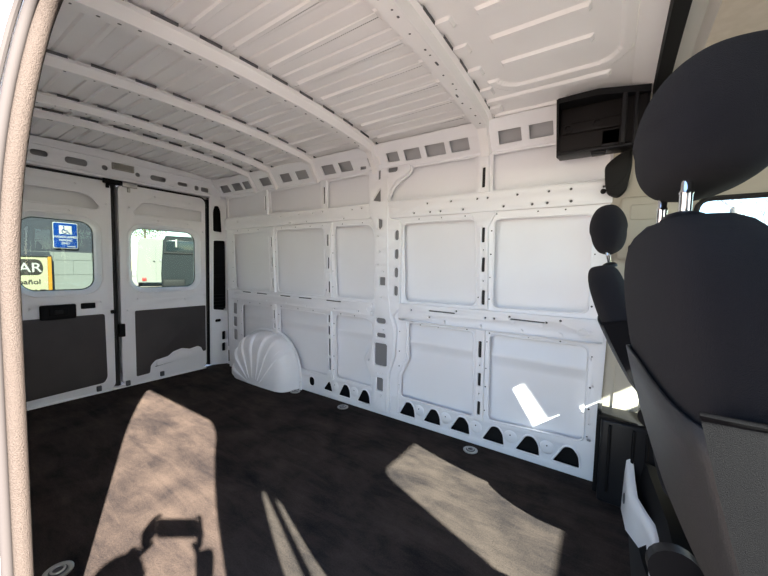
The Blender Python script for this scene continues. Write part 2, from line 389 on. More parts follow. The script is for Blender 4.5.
# centre pillar
P = [(-1.465, 1.765), (-1.462, 1.60), (-1.46, 1.47), (-1.40, 1.36), (-1.395, .74), (-1.415, .64), (-1.418, .53), (-1.475, .42), (-1.478, .385), (-1.418, .27), (-1.405, .03),
     (-1.265, .03), (-1.270, .32), (-1.222, .46), (-1.212, .66), (-1.245, .75), (-1.192, .80), (-1.190, 1.36), (-1.20, 1.40), (-1.288, 1.42), (-1.300, 1.55), (-1.285, 1.61), (-1.24, 1.665), (-1.165, 1.70), (-1.13, 1.72), (-1.13, 1.765)]
hat('centre_pillar', rpoly(P, .02), pil_holes + [circ(x, z, .005, 8) for x, z in ((-1.378, 1.10), (-1.36, 1.19), (-1.375, 1.30), (-1.345, .87), (-1.36, .315), (-1.33, .315), (-1.33, .155), (-1.32, .64), (-1.445, .40), (-1.33, 1.05))],
    .030, .010, .006, mat('pillar_hole_shade', (.20, .20, .205), .7))  # grey backing paints the shade inside the pillar holes
bm = sheet_bm(rpoly([(-1.262, .82), (-1.255, 1.36), (-1.20, 1.365), (-1.205, .80), (-1.245, .745)], .01), [], LW, .006, .002, w0=.040)
bm.free()
# raised flange line down the pillar
bm = bmesh.new()
tube(bm, [LW(x, z, .041) for x, z in ((-1.302, 1.70), (-1.298, 1.36), (-1.283, .90), (-1.262, .74), (-1.232, .655), (-1.237, .47), (-1.277, .33), (-1.282, .05))], .006, False, 6)
tube(bm, [LW(x, z, .012) for x, z in ((-1.150, .71), (-1.146, .46), (-1.205, .33), (-1.205, .06))], .006, False, 6)
structure('pillar_flange', bm, WHITE, wall)
# tie loops on the middle rail
for x, z in ((-1.446, .775), (-.10, .776)):
    bm = bmesh.new(); tube(bm, [LW(x+.022*math.cos(a), z+.020*math.sin(a), .043) for a in [k*math.pi/10 for k in range(20)]], .0035, True, 6)
    lathe(bm, LW(x+.03, z, .036), (0, -1, 0), [(.014, 0), (.013, .006), (.006, .009)], 14)
    structure('wall_tie_loop', bm, WHITE, wall)
# cant rail band with square windows under the roof
def BAND(x, v, w):   # v 0..1 from z 1.76 to 1.90
    return (x, .905-.105*v - w*.8, 1.758+.138*v - w*.6)
bh = []
for x0, x1 in ((-3.30, -3.16), (-3.10, -2.96), (-2.93, -2.80), (-2.67, -2.53), (-2.39, -2.27), (-2.20, -2.07), (-1.90, -1.78), (-1.73, -1.61), (-1.165, -1.05), (-1.01, -.88), (-.845, -.73), (-.56, -.44), (-.40, -.285), (-.22, -.10)):
    bh.append(rrect(x0, .24, x1, .66, .012))
bh += [circ(x, .16, .006, 8) for x in (-.92, -.47, -.32, -1.1, -1.68, -2.3)]
bh += [rpoly([(-1.55, .2), (-1.50, .2), (-1.49, .32), (-1.54, .34)], .01), rrect(-1.46, .26, -1.36, .62, .01), rrect(-1.30, .30, -1.21, .66, .01)]
bm = sheet_bm([(-3.40, -.02), (-.0, -.02), (-.0, 1.06), (-3.40, 1.06)], bh, BAND, .008, .002)
tube(bm, [BAND(-3.38, 0, .012), BAND(-.01, 0, .012)], .008, False, 6)
structure('cant_rail', bm, WHITE, wall)
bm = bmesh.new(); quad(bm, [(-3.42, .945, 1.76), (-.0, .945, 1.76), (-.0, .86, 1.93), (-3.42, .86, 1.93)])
structure('cant_cavity', bm, CAVSHADE, wall)

# wheel arch: dome with radial ribs
bm = bmesh.new(); NT, NP = 160, 26; rows = []
for j in range(NP+1):
    ph = j/NP; row = []
    sc = max(1-ph**4.2, 0)**(1/4.2) if ph < 1 else 0
    for i in range(NT+1):
        th = math.pi*i/NT      # 0 = front foot, pi = rear foot
        a = .40 if th < math.pi/2 else .43
        p = 3.0 if th < math.pi/2 else 2.1
        c, s_ = math.cos(th), math.sin(th)
        k = (abs(c)**p + abs(s_)**p)**(-1/p)
        ux, uz = a*c*k, .455*s_*k
        rib = 0
        if th > 1.25:
            q = (math.sin((th-1.25)*15.5)); rib = .020*max(0, min(1, q*3))*min(1, ph*3)*(1 if sc > .3 else sc/.3)
        if abs(th-.75) < .045: rib = .012*min(1, ph*2)
        if abs(th-1.05) < .03: rib = .008*min(1, ph*2)
        y = .925-.195*ph - rib*(.2+.8*ph)
        shear = .06*(1-uz/.455)*ph*(1 if c < 0 else -.2)
        row.append(bm.verts.new((-2.615 + ux*(.30+.70*sc)*(1+rib*.8) + shear, y if ph < 1 else y, uz*(.12+.88*sc)*(1+rib*.8))))
    rows.append(row)
for A, B in zip(rows, rows[1:]):
    for i in range(NT): bm.faces.new((A[i], A[i+1], B[i+1], B[i]))
last = rows[-1]; bm.faces.new(last)
tube(bm, [(-2.615+1.02*.42*math.cos(t)*(abs(math.cos(t))**2.6+abs(math.sin(t))**2.6)**(-1/2.6), .905, .47*math.sin(t)*(abs(math.cos(t))**2.6+abs(math.sin(t))**2.6)**(-1/2.6)) for t in [math.pi*k/40 for k in range(41)]], .013, False, 6)
structure('wheel_arch', bm, WHITE, wall, 50)

# ------------------------------------------------------------------ ceiling
def bump1(d, half, h):     # smooth pressed bead
    return h*max(0., min(1., (half-abs(d))/.004))
def rib_h(x, y):
    h = 0
    fr = ((y+.09)/.166) % 1.0
    d = min(fr, 1-fr)*.166
    if x < -.72:
        near = min(abs(x-b) for b in (-1.41, -1.985, -2.49, -2.78, -.635))
        if near > .10 or x < -1.6: h += bump1(d, .014, .013)
        d2 = abs(fr-.5)*.166
        h -= bump1(d2, .0055, .009)
    else:
        # front panel: framed field with short beads
        inx = -.50 < x < -.03
        if -.50 < x < -.06 and abs(y) < .52:
            if -.43 < x < -.10 and d < .026: h += bump1(d, .020, .012)
        if abs(y) > .60 and -.60 < x < -.05: h += bump1(abs(abs(y)-.665), .02, .012) + bump1(abs(abs(y)-.80), .016, .012)
        if x < -.515 and d < .03: h += bump1(d, .03, .010)*(1 if x > -.60 else 1)
        # rounded rectangle bead around the field
        hx, hy, r = .255, .595, .12; cx = -.245
        qx, qy = abs(x-cx)-hx+r, abs(y)-hy+r
        sd = math.hypot(max(qx, 0), max(qy, 0)) + min(max(qx, qy), 0) - r
        if x > -.47 or abs(y) > .5: h += bump1(sd, .022, .012)
    return h
bm = bmesh.new()
def gridpatch(xs, ys):
    V = [[bm.verts.new((x, y, roof_z(y)-rib_h(x, y))) for y in ys] for x in xs]
    for i in range(len(xs)-1):
        for j in range(len(ys)-1): bm.faces.new((V[i][j], V[i][j+1], V[i+1][j+1], V[i+1][j]))
ys = [-.90+.004*k for k in range(451)]
xs = []
for a, b_ in ((REAR-.02, -2.86), (-2.86, -2.64), (-2.64, -2.34), (-2.34, -1.84), (-1.84, -1.3), (-1.3, -.72)):
    xs += [a, a+.01, b_-.01]
xs.append(-.72); xs = sorted(set(xs))
gridpatch([x for x in xs], ys); gridpatch([-.72+.009*k for k in range(93)], ys)
# ledge at the front of the cargo roof
ceil = structure('ceiling', bm, ROOFW, None, 35)
def bow(x, wd, drop, yend=.80):
    b2 = empty('tmp'); bpy.data.objects.remove(b2)
    rnd = random.Random(int(x*100))
    ya = [-.84+.06*k for k in range(29)]
    bmx = bmesh.new()
    cs = [(-wd/2-.022, .012), (-wd/2, .010), (-wd/2+.012, -drop), (wd/2-.012, -drop), (wd/2, .010), (wd/2+.022, .012)]
    path = [(y, roof_z(y)-.028) for y in ya if abs(y) <= .765]
    ft = [(.795, 1.886), (.822, 1.855), (.85, 1.818), (.878, 1.778), (.886, 1.752)]
    path = [(-y, z) for y, z in ft[::-1]] + path + ft
    top_ = []; 
    for (y, z) in path:
        e = max(0., min(1., (abs(y)-.765)/.06)); sy = -1 if y > 0 else 1; wf = 1-.25*e
        top_.append([bmx.verts.new((x+c[0]*wf, y + sy*(-c[1])*.7*e, z + c[1]*(1-.35*e))) for c in cs])
    for A, B in zip(top_, top_[1:]):
        for k in range(len(cs)-1): bmx.faces.new((A[k], A[k+1], B[k+1], B[k]))
    r = bmesh.ops.extrude_face_region(bmx, geom=bmx.faces[:])
    for v in [g for g in r['geom'] if isinstance(g, bmesh.types.BMVert)]: v.co.z += .003
    bmesh.ops.recalc_face_normals(bmx, faces=bmx.faces)
    o = structure('roof_bow', bmx, ROOFW, ceil)
    # punched holes: short dark pieces paint their shade on the underside
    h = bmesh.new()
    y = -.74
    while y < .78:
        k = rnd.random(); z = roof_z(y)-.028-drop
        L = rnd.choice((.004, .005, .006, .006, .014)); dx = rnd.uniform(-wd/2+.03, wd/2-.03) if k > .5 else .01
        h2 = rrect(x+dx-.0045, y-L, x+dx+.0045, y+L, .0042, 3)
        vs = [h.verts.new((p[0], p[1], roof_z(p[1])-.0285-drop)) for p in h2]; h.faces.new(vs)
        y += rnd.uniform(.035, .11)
    # gap shade painted where the bow leaves the roof skin between two beads
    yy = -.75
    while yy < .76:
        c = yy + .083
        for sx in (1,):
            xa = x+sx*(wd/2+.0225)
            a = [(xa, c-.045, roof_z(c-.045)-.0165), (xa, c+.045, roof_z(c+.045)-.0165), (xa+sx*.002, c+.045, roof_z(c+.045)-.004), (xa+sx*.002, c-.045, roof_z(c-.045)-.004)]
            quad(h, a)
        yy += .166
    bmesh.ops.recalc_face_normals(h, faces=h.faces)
    structure('bow_hole_shade', h, DARKGREY, o)
bow(-.635, .085, .032); bow(-1.41, .075, .034); bow(-1.985, .062, .026); bow(-2.49, .062, .026); bow(-2.78, .055, .024)
bm = bmesh.new()                                   # front ledge of the cargo roof
for y0, y1 in zip(ys[::6], ys[6::6]):
    quad(bm, [(.03, y0, roof_z(y0)-.012), (.03, y1, roof_z(y1)-.012), (.12, y1, roof_z(y1)-.045), (.12, y0, roof_z(y0)-.045)])
structure('roof_ledge', bm, ROOFW, ceil)
# outer roof skin, keeps the sky out
bm = bmesh.new()
sec = [(-.955, 1.84), (-.945, 1.88), (-.90, 1.96), (-.6, 2.03), (0, 2.05), (.6, 2.03), (.90, 1.96), (.97, 1.85), (1.0, 1.62)]
for (y0, z0), (y1, z1) in zip(sec, sec[1:]):
    quad(bm, [(-3.56, y0, z0), (-3.56, y1, z1), (1.15, y1, z1), (1.15, y0, z0)])
structure('roof_outer_skin', bm, WHITE, ceil)

# ------------------------------------------------------------------ rear wall: header, corner pillars
def RW(y, z, w): return (-3.385 + w, y, z)
wr = sheet_bm([(-.905, 1.742), (.905, 1.742), (.905, 1.90), (.6, 1.935), (0, 1.955), (-.6, 1.935), (-.905, 1.90)],
    [rrect(-.485, 1.808, -.395, 1.848, .018), rrect(-.305, 1.796, -.175, 1.846, .022), circ(-.068, 1.818, .020, 16), circ(.157, 1.815, .018, 16),
     rrect(.252, 1.795, .376, 1.838, .020), rrect(.475, 1.795, .560, 1.828, .014), rrect(.628, 1.780, .665, 1.825, .015), rrect(.690, 1.780, .765, 1.822, .012),
     rrect(-.72, 1.80, -.60, 1.85, .02), rrect(.40, 1.768, .445, 1.775, .003)], RW, .008, .002)
tube(wr, [RW(-.9, 1.762, .010), RW(.78, 1.762, .010)], .010, False, 6)
tube(wr, [RW(-.9, 1.888, .008), RW(.85, 1.888, .008)], .006, False, 6)
rear = structure('wall_rear', wr, WHITE)
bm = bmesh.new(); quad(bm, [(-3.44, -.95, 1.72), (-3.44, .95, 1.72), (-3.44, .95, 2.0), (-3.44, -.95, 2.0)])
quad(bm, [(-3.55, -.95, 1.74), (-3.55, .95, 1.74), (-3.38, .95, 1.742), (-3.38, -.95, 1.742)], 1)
structure('header_cavity', bm, [CAVSHADE, WHITE], rear)
def corner(sgn):
    def mp(y, z, w): return (-3.395+w, sgn*y, z)
    hol = [rpoly([(.805, 1.40), (.905, 1.395), (.892, 1.62), (.868, 1.672), (.82, 1.665), (.803, 1.60)], .02),
           rpoly([(.80, .60), (.955, .575), (.958, 1.0), (.945, 1.30), (.925, 1.322), (.808, 1.315)], .02),
           rrect(.825, .468, .89, .498, .014), rrect(.898, .272, .945, .362, .012), rrect(.898, .150, .945, .238, .012)]
    b = sheet_bm([(.772, .03), (.99, .0), (.99, 1.75), (.775, 1.75)], hol, mp, .014, .003)
    lips(b, hol[:2], mp, .006, .014)
    o = structure('corner_pillar', b, WHITE, rear)
    b = bmesh.new(); box(b, -3.52, -3.44, min(sgn*.775, sgn*.99), max(sgn*.775, sgn*.99), .02, 1.76); structure('corner_cavity', b, BLACK, o)
    b = bmesh.new()
    for k in range(5): box(b, -3.425, -3.405, min(sgn*.81, sgn*.95), max(sgn*.81, sgn*.95), .60+.035*k, .612+.035*k)
    for z in (.93, .95, 1.05): box(b, -3.43, -3.41, min(sgn*.80, sgn*.95), max(sgn*.80, sgn*.95), z, z+.008)
    structure('vent_slats', b, BLACK, o)
    b = bmesh.new(); box(b, -3.385, -3.345, min(sgn*.81, sgn*.87), max(sgn*.81, sgn*.87), .02, .43, .01)
    b.free()
corner(1); corner(-1)
# cargo lamp in the header
bm = bmesh.new(); box(bm, -3.378, -3.362, -.025, .128, 1.818, 1.872, .005)
t = tag(link('cargo_lamp', bm, mat('lamp_frame', (.36, .34, .31), .5)), 'small rectangular cargo lamp with ribbed lens on the rear header above the doors', 'lamp')
bm = bmesh.new(); box(bm, -3.366, -3.356, -.012, .115, 1.826, 1.864, .003)
for k in range(8): box(bm, -3.358, -3.354, -.008+.015*k, -.002+.015*k, 1.828, 1.862)
link('lens', bm, mat('lamp_lens', (.28, .26, .23), .3), t)

# ------------------------------------------------------------------ rear doors
def rear_door(idx, y0, y1, win, rec, board, extra):
    def mp(y, z, w_): return (REAR + w_, y, z)
    ring_o = rrect(win[0]-.035, win[1]-.035, win[2]+.035, win[3]+.035, .125, 8)
    b = sheet_bm(rrect(y0, .008, y1, 1.722, .055), [ring_o, rec] + extra, mp, .010, .003)
    A = rrect(win[0]-.037, win[1]-.037, win[2]+.037, win[3]+.037, .127, 8); B = rrect(win[0]-.012, win[1]-.012, win[2]+.012, win[3]+.012, .10, 8); C = rrect(win[0], win[1], win[2], win[3], .09, 8)
    rings = [[b.verts.new(mp(p[0], p[1], w_)) for p in Q] for Q, w_ in ((A, .010), (B, -.004), (C, -.034), (C, -.060))]
    for P_, Q_ in zip(rings, rings[1:]):
        n = len(P_)
        for k in range(n): b.faces.new((P_[k], P_[(k+1) % n], Q_[(k+1) % n], Q_[k]))
    lips(b, [A], mp, .007, .010); lips(b, [rec], mp, .005, .008)
    # recessed backing and door edge
    q = sheet_bm(rrect(y0+.004, .012, y1-.004, 1.718, .05), [C], mp, .012, .002, w0=-.07); merge(b, q)
    q = sheet_bm([(p[0], p[1]) for p in rrect(min(p[0] for p in rec)-.01, min(p[1] for p in rec)-.01, max(p[0] for p in rec)+.01, max(p[1] for p in rec)+.01, .01)], [], mp, .006, .001, w0=-.052); merge(b, q)
    d = structure('door_%d' % idx, b, WHITE)
    b = bmesh.new(); O = rrect(y0, .008, y1, 1.722, .055)
    rings = [[b.verts.new(mp(p[0], p[1], w_)) for p in O] for w_ in (.004, -.07)]
    for k in range(len(O)): b.faces.new((rings[0][k], rings[0][(k+1) % len(O)], rings[1][(k+1) % len(O)], rings[1][k]))
    structure('door_edge', b, WHITE, d)
    b = sheet_bm(rrect(win[0]-.004, win[1]-.004, win[2]+.004, win[3]+.004, .09, 8), [], mp, .004, .0005, w0=-.056)
    g = structure('window_%d' % idx, b, GLASS_REAR, d)
    b = bmesh.new(); lips(b, [rrect(win[0]+.001, win[1]+.001, win[2]-.001, win[3]-.001, .088, 8)], mp, .006, -.046)
    structure('window_gasket', b, RUBBER, d)
    b = sheet_bm(board, [], mp, .006, .0015, w0=.010); structure('lower_board', b, BOARD, d)
    return d, mp
screw = lambda pts: [circ(y, z, .0065, 8) for y, z in pts]
d1, mp1 = rear_door(1, -.722, -.022, (-.55, .848, -.13, 1.388), rpoly([(-.56, 1.603), (-.205, 1.603), (-.148, 1.582), (-.092, 1.508), (-.108, 1.486), (-.56, 1.486)], .02),
    rpoly([(-.66, .65), (-.085, .648), (-.078, .12), (-.10, .078), (-.66, .058)], .02), screw([(-.246, 1.663), (-.285, 1.454), (-.055, 1.536), (-.098, .964), (-.516, .722), (-.111, .749)]) + [rrect(-.232, .700, -.140, .745, .008)])
d2, mp2 = rear_door(2, .028, .752, (.125, .845, .668, 1.375), rpoly([(.138, 1.507), (.198, 1.588), (.254, 1.600), (.722, 1.594), (.722, 1.482), (.144, 1.484)], .025),
    rpoly([(.127, .652), (.742, .650), (.742, .185), (.712, .180), (.695, .225), (.66, .246), (.58, .232), (.507, .252), (.43, .235), (.385, .20), (.276, .183), (.24, .144), (.231, .075), (.128, .070)], .012),
    screw([(.297, 1.657), (.593, 1.648), (.10, 1.535), (.318, 1.448), (.577, 1.448), (.724, 1.389), (.146, .754), (.54, .727), (.733, .756), (.712, .968), (.07, .66)]))
bm = bmesh.new()
quad(bm, [(REAR-.006, -.24, .69), (REAR-.006, -.13, .69), (REAR-.006, -.13, .755), (REAR-.006, -.24, .755)]); structure('latch_pocket', bm, BLACK, d1)
bm = bmesh.new(); box(bm, REAR+.012, REAR+.040, -.466, -.265, .638, .746, .010); box(bm, REAR+.038, REAR+.050, -.42, -.31, .665, .72, .006)
hd = structure('door_handle', bm, BLACK, d1)
bm = bmesh.new(); box(bm, REAR+.048, REAR+.056, -.39, -.345, .678, .708, .003); structure('handle_button', bm, SATIN, hd)
# pressed ledge and torn edge at the foot of the second door
bm = sheet_bm(rpoly([(.281, .128), (.70, .160), (.715, .178), (.69, .215), (.655, .232), (.58, .220), (.50, .236), (.42, .205), (.37, .182), (.285, .172)], .02), [], mp2, .018, .006, w0=.010)
structure('lower_ledge', bm, WHITE, d2)
bm = bmesh.new()
tube(bm, [mp2(.275, .125, .016), mp2(.71, .168, .016)], .003, False, 6); structure('ledge_gap', bm, RUBBER, d2)
for (d, y, z) in ((d1, -.137, .040), (d2, .330, .045), (d2, .062, .03)):
    bm = bmesh.new(); box(bm, REAR+.008, REAR+.030, y-.016, y+.016, z-.022, z+.022, .006); structure('door_buffer', bm, DARKGREY, d)
# seals around the rear opening, centre latches
bm = bmesh.new()
O = [(-.75, .02), (-.75, 1.66), (-.70, 1.735), (0, 1.738), (.70, 1.735), (.748, 1.715), (.766, 1.66), (.768, .04)]
tube(bm, [(REAR-.012, y, z) for y, z in rpoly(O, .05)[5:-5]], .013, False, 8)
tube(bm, [(REAR-.02, -.004, 1.725), (REAR-.02, -.002, .9), (REAR-.02, .002, .02)], .016, False, 8)
structure('trim_3', bm, RUBBER)
bm = bmesh.new(); box(bm, REAR-.11, REAR-.07, -.03, .04, 0, 1.74); structure('trim_4', bm, RUBBER)
bm = bmesh.new(); box(bm, REAR-.01, REAR+.035, -.075, .055, 1.705, 1.748, .006); box(bm, REAR+.01, REAR+.03, -.055, -.035, 1.67, 1.71, .004)
box(bm, REAR-.005, REAR+.03, .005, .05, .44, .55, .006); box(bm, REAR-.005, REAR+.035, -.045, -.01, .645, .675, .006)
structure('door_latch', bm, BLACK, d1)
bm = bmesh.new(); box(bm, REAR+.0, REAR+.035, .055, .16, 1.70, 1.738, .004); box(bm, REAR+.01, REAR+.03, .09, .11, 1.66, 1.70, .004)
structure('door_latch', bm, STEEL, d2)

# ------------------------------------------------------------------ passenger side wall with the side door opening
def NW(x, z, w):
    y = -.925 + (.09*((z-1.0)/.7)**2 if z > 1 else 0)
    return (x, y-.012+w, z)
OPEN = rpoly([(-1.065, .0), (.065, .0), (.065, 1.655), (-1.065, 1.655)], .0)
op = [(-1.065, .01)] + [p for p in rrect(-1.065, -.3, .10, 1.715, .14, 8) if p[1] > .3][::-1] + [(.10, .01)]
pw = rpoly([(.40, .95), (1.42, .95), (1.22, 1.435), (.425, 1.435)], .04)
cz = frange(1.0, 1.9, .05)
sl_outer = [(-3.46, 0), (-1.065, 0)]+[]
outer = [(-3.46, -.05), (-3.46, 1.93), (1.0, 1.93), (1.25, 1.72), (1.70, 1.15), (1.9, 1.1), (1.9, -.05)]
bm = sheet_bm(outer, [op, pw], NW, .02, .004, cv=cz, w0=-.016)
wr_ = structure('wall_right', bm, WHITE)
def NWo(x, z, w): p = NW(x, z, w); return (p[0], p[1]-.075, p[2])
op2 = [(-1.10, .01)] + [p for p in rrect(-1.10, -.3, .14, 1.755, .16, 8) if p[1] > .3][::-1] + [(.14, .01)]
bm = sheet_bm(outer, [op2, pw], NWo, .006, .001, cv=cz)
structure('side_outer_skin', bm, WHITE, wr_)
bm = bmesh.new()
for i in range(len(op)-1):
    n = max(1, int(math.dist(op[i], op[i+1])/.06))
    for k in range(n):
        q = [tuple(P_[i][j]*(1-t_)+P_[i+1][j]*t_ for j in (0, 1)) for P_ in (op, op2) for t_ in (k/n, (k+1)/n)]
        quad(bm, [NW(*q[0], 0), NW(*q[1], 0), NWo(*q[3], 0), NWo(*q[2], 0)])
structure('side_jamb', bm, WHITE, wr_)
# door seal: fat fuzzy bulb and a thin lip
bm = bmesh.new()
L1 = dens([(x, z) for x, z in op])
tube(bm, [NW(x+(.004 if x < -.5 else .006), z, -.004) for x, z in L1], .016, False, 12)
structure('trim_5', bm, SEALM)
bm = bmesh.new()
tube(bm, [NW(x, z, -.028) for x, z in L1], .010, False, 10)
tube(bm, [NW(x-(.012 if x < -.5 else -.012), z, -.045) for x, z in L1], .006, False, 8)
structure('trim_6', bm, mat('grey_seal', (.045, .041, .042), .8, spec=.1))
# hinge plate mark and striker on the outer jamb
bm = bmesh.new(); tube(bm, [(-1.083, -.958+.010*math.cos(a), 1.50+.018*math.sin(a)) for a in [k*math.pi/8 for k in range(16)]], .002, True, 6)
structure('jamb_stud', bm, DARKGREY, wr_)
bm = sheet_bm(pw, [], lambda x, z, w_: (x, NW(x, z, 0)[1]-.03+w_, z), .004, .0005); structure('window_3', bm, GLASS_CAB)
# driver door with window, cab side
def DW(x, z, w_): return (x, .965-(.05*((z-1.0)/.6)**2 if z > 1 else 0)-w_, z)
dwin = rpoly([(.28, .98), (1.42, .98), (1.22, 1.415), (.30, 1.415)], .05)
bm = sheet_bm([(-.02, -.02), (-.02, 1.93), (1.0, 1.93), (1.25, 1.72), (1.70, 1.15), (1.9, 1.1), (1.9, -.02)], [dwin], DW, .02, .003, cv=cz)
tube(bm, [DW(.045, .30, .022), DW(.045, .95, .022)], .004, False, 6)
tube(bm, [DW(.16, .30, .022), DW(.16, .95, .022)], .004, False, 6)
dd = structure('door_3', bm, BEIGE)
bm = sheet_bm(dwin, [], lambda x, z, w_: (x, DW(x, z, 0)[1]+.02-w_, z), .004, .0005); structure('window_4', bm, GLASS_CAB)
bm = bmesh.new(); lips(bm, [dwin], DW, .012, .022); structure('window_gasket', bm, RUBBER, dd)
bm = bmesh.new(); box(bm, .02, .24, .86, .925, 1.15, 1.44, .015); box(bm, .06, .20, .852, .866, 1.33, 1.40, .006)
structure('pillar_trim', bm, BEIGE, dd)
bm = sheet_bm([(-.02, 1.40), (.3, 1.40), (.3, 1.90), (-.02, 1.90)], [], lambda x, z, w_: (x, .90-(z-1.4)*.13-w_, z), .01, .002); structure('pillar_trim', bm, BEIGE, dd)
# windshield, its frame and the cab roof
def WSx(z): return 1.26 + (1.70-z)*.75
def WS(y, z, w_): return (WSx(z)+w_, y, z)
wo = rpoly([(-.73, 1.285), (.73, 1.285), (.67, 1.70), (-.67, 1.70)], .05)
bm = sheet_bm([(-.97, .9), (.97, .9), (.93, 1.78), (.8, 1.93), (-.8, 1.93), (-.93, 1.78)], [wo], WS, .03, .004); structure('wall_front', bm, BEIGE)
bm = sheet_bm(wo, [], WS, .005, .0005, w0=.02); structure('window_5', bm, GLASS_CAB)
bm = bmesh.new()
for x0, x1, z0, z1 in ((.15, .21, -.012, -.012), (.21, .23, -.012, -.06), (.23, 1.15, -.06, -.16)):
    for y0, y1 in zip(ys[::10], ys[10::10]):
        quad(bm, [(x0, y0, roof_z(y0)+z0), (x0, y1, roof_z(y1)+z0), (x1, y1, roof_z(y1)+z1), (x1, y0, roof_z(y0)+z0 if x0 < 0 else roof_z(y0)+z1)], 0 if x0 < .22 else 1)
structure('ceiling', bm, [CREAM, LINER])
bm = bmesh.new(); loft(bm, [[(WSx(z)-.09+o, y, z) for z, o in ((1.47, -.01), (1.47, .01), (1.72, .01), (1.72, -.01))] for y in (.235, .25, .70, .72)])
tag(link('added_sun_visor', bm, LINER), 'beige sun visor added unseen at the driver side of the windshield', 'sun visor')  # added out of view, sized to cut the sun on the driver's wall
# black hoop between cargo roof and headliner
bm = bmesh.new(); secs = []
hp = [(-.86, 1.55), (-.85, 1.72), (-.82, 1.83)]+[(y, roof_z(y)-.045) for y in frange(-.76, .77, .08)]+[(.80, 1.80), (.835, 1.72), (.85, 1.62)]
for y, z in hp: secs.append([(.105, y, z), (.15, y, z-.002), (.155, y*.99, z-.028), (.11, y*.985, z-.030)])
loft(bm, secs); structure('trim_7', bm, BLACK)
# dashboard
bm = bmesh.new(); secs = []
for y in (-.90, -.85, -.3, .3, .85, .90):
    k = .94 if abs(y) > .86 else 1
    secs.append([(1.25, y, .35), (1.75, y, .35), (1.72, y, 1.10*k), (1.50, y, 1.14*k), (1.28, y, 1.05*k), (1.20, y, .80*k), (1.22, y, .55)])
loft(bm, secs)
dash = tag(link('dashboard', bm, BLACK, None, 30), 'black dashboard across the cab below the windshield', 'dashboard')
bm = bmesh.new(); tube(bm, [(1.02+.08*math.sin(a), .5+.19*math.cos(a), .98+.17*math.sin(a)) for a in [k*math.pi/16 for k in range(32)]], .014, True, 8)
tube(bm, [(1.02, .5, .98), (1.22, .5, .88)], .03); tube(bm, [(1.02, .32, .98), (1.02, .68, .98)], .016)
link('steering_wheel', bm, BLACK, dash)

# ------------------------------------------------------------------ overhead tray corner (black box above the driver)
bm = bmesh.new()
box(bm, -.250, .10, .785, .875, 1.665, 1.86, .012)          # back plate
tray = tag(link('overhead_storage', bm, BLACK), 'black plastic overhead storage shell under the roof above the driver seat', 'storage box')
bm = bmesh.new()
loft(bm, [[(-.255, .70, 1.885), (-.255, .86, 1.875), (-.255, .86, 1.655), (-.255, .79, 1.645)], [(-.245, .70, 1.885), (-.245, .86, 1.875), (-.245, .86, 1.655), (-.245, .79, 1.645)]])
link('end_plate', bm, BLACK, tray)
bm = bmesh.new()
loft(bm, [[(-.25, .70, 1.888), (-.25, .86, 1.878), (-.25, .86, 1.855), (-.25, .705, 1.868)], [(-.09, .70, 1.893), (-.09, .86, 1.88), (-.09, .86, 1.855), (-.09, .705, 1.868)], [(.10, .75, 1.885), (.10, .86, 1.875), (.10, .86, 1.852), (.10, .755, 1.858)]])
link('top_flange', bm, BLACK, tray)
bm = bmesh.new()
box(bm, -.245, .095, .765, .80, 1.66, 1.862, .008); box(bm, -.235, .02, .752, .78, 1.735, 1.785, .008)
lathe(bm, (-.205, .775, 1.76), (0, -1, 0), [(.022, 0), (.022, .03), (.012, .031), (.010, .02)], 16)
lathe(bm, (-.09, .775, 1.765), (0, -1, 0), [(.020, 0), (.020, .028), (.012, .029), (.010, .018)], 16)
link('ribbed_bracket', bm, mat('brown_black_plastic', (.007, .0055, .0055), .6, spec=.2), tray)
bm = bmesh.new()
box(bm, .0, .02, .72, .86, 1.65, 1.86, .005); box(bm, .045, .06, .74, .86, 1.65, 1.86, .005); box(bm, -.25, .09, .76, .86, 1.645, 1.66, .004)
box(bm, -.11, -.05, .78, .83, 1.634, 1.65, .006); box(bm, -.07, .0, .765, .80, 1.66, 1.73, .004)
link('rib', bm, SATIN, tray)
# belt guide cover on the driver's pillar
bm = bmesh.new()
O = [(-.052, 1.585), (-.02, 1.618), (.055, 1.668), (.052, 1.56), (.040, 1.47), (.010, 1.435), (-.035, 1.455), (-.047, 1.50)]
bm = sheet_bm(rpoly(O, .018), [], lambda x, z, w_: (x, .885-w_, z), .06, .012)
for k in range(6): tube(bm, [(-.04+.012*k, .826, 1.47+.006*k), (-.005+.01*k, .826, 1.455+.02*k)], .002, False, 6)
lathe(bm, (-.052, .88, 1.475), (0, -1, 0), [(.012, 0), (.012, .02), (.006, .026)], 12)
tag(link('belt_cover', bm, mat('belt_cover_plastic', (.012, .012, .012), .6, spec=.2)), 'textured black belt guide cover on the pillar above the driver headrest', 'seat belt cover')
bm = bmesh.new(); box(bm, .085, .125, .842, .862, 1.205, 1.25, .006); box(bm, .060, .10, .845, .862, 1.14, 1.215, .008)
tag(link('belt_anchor', bm, BLACK), 'small black seat belt anchor on the beige pillar behind the headrest post', 'seat belt anchor')

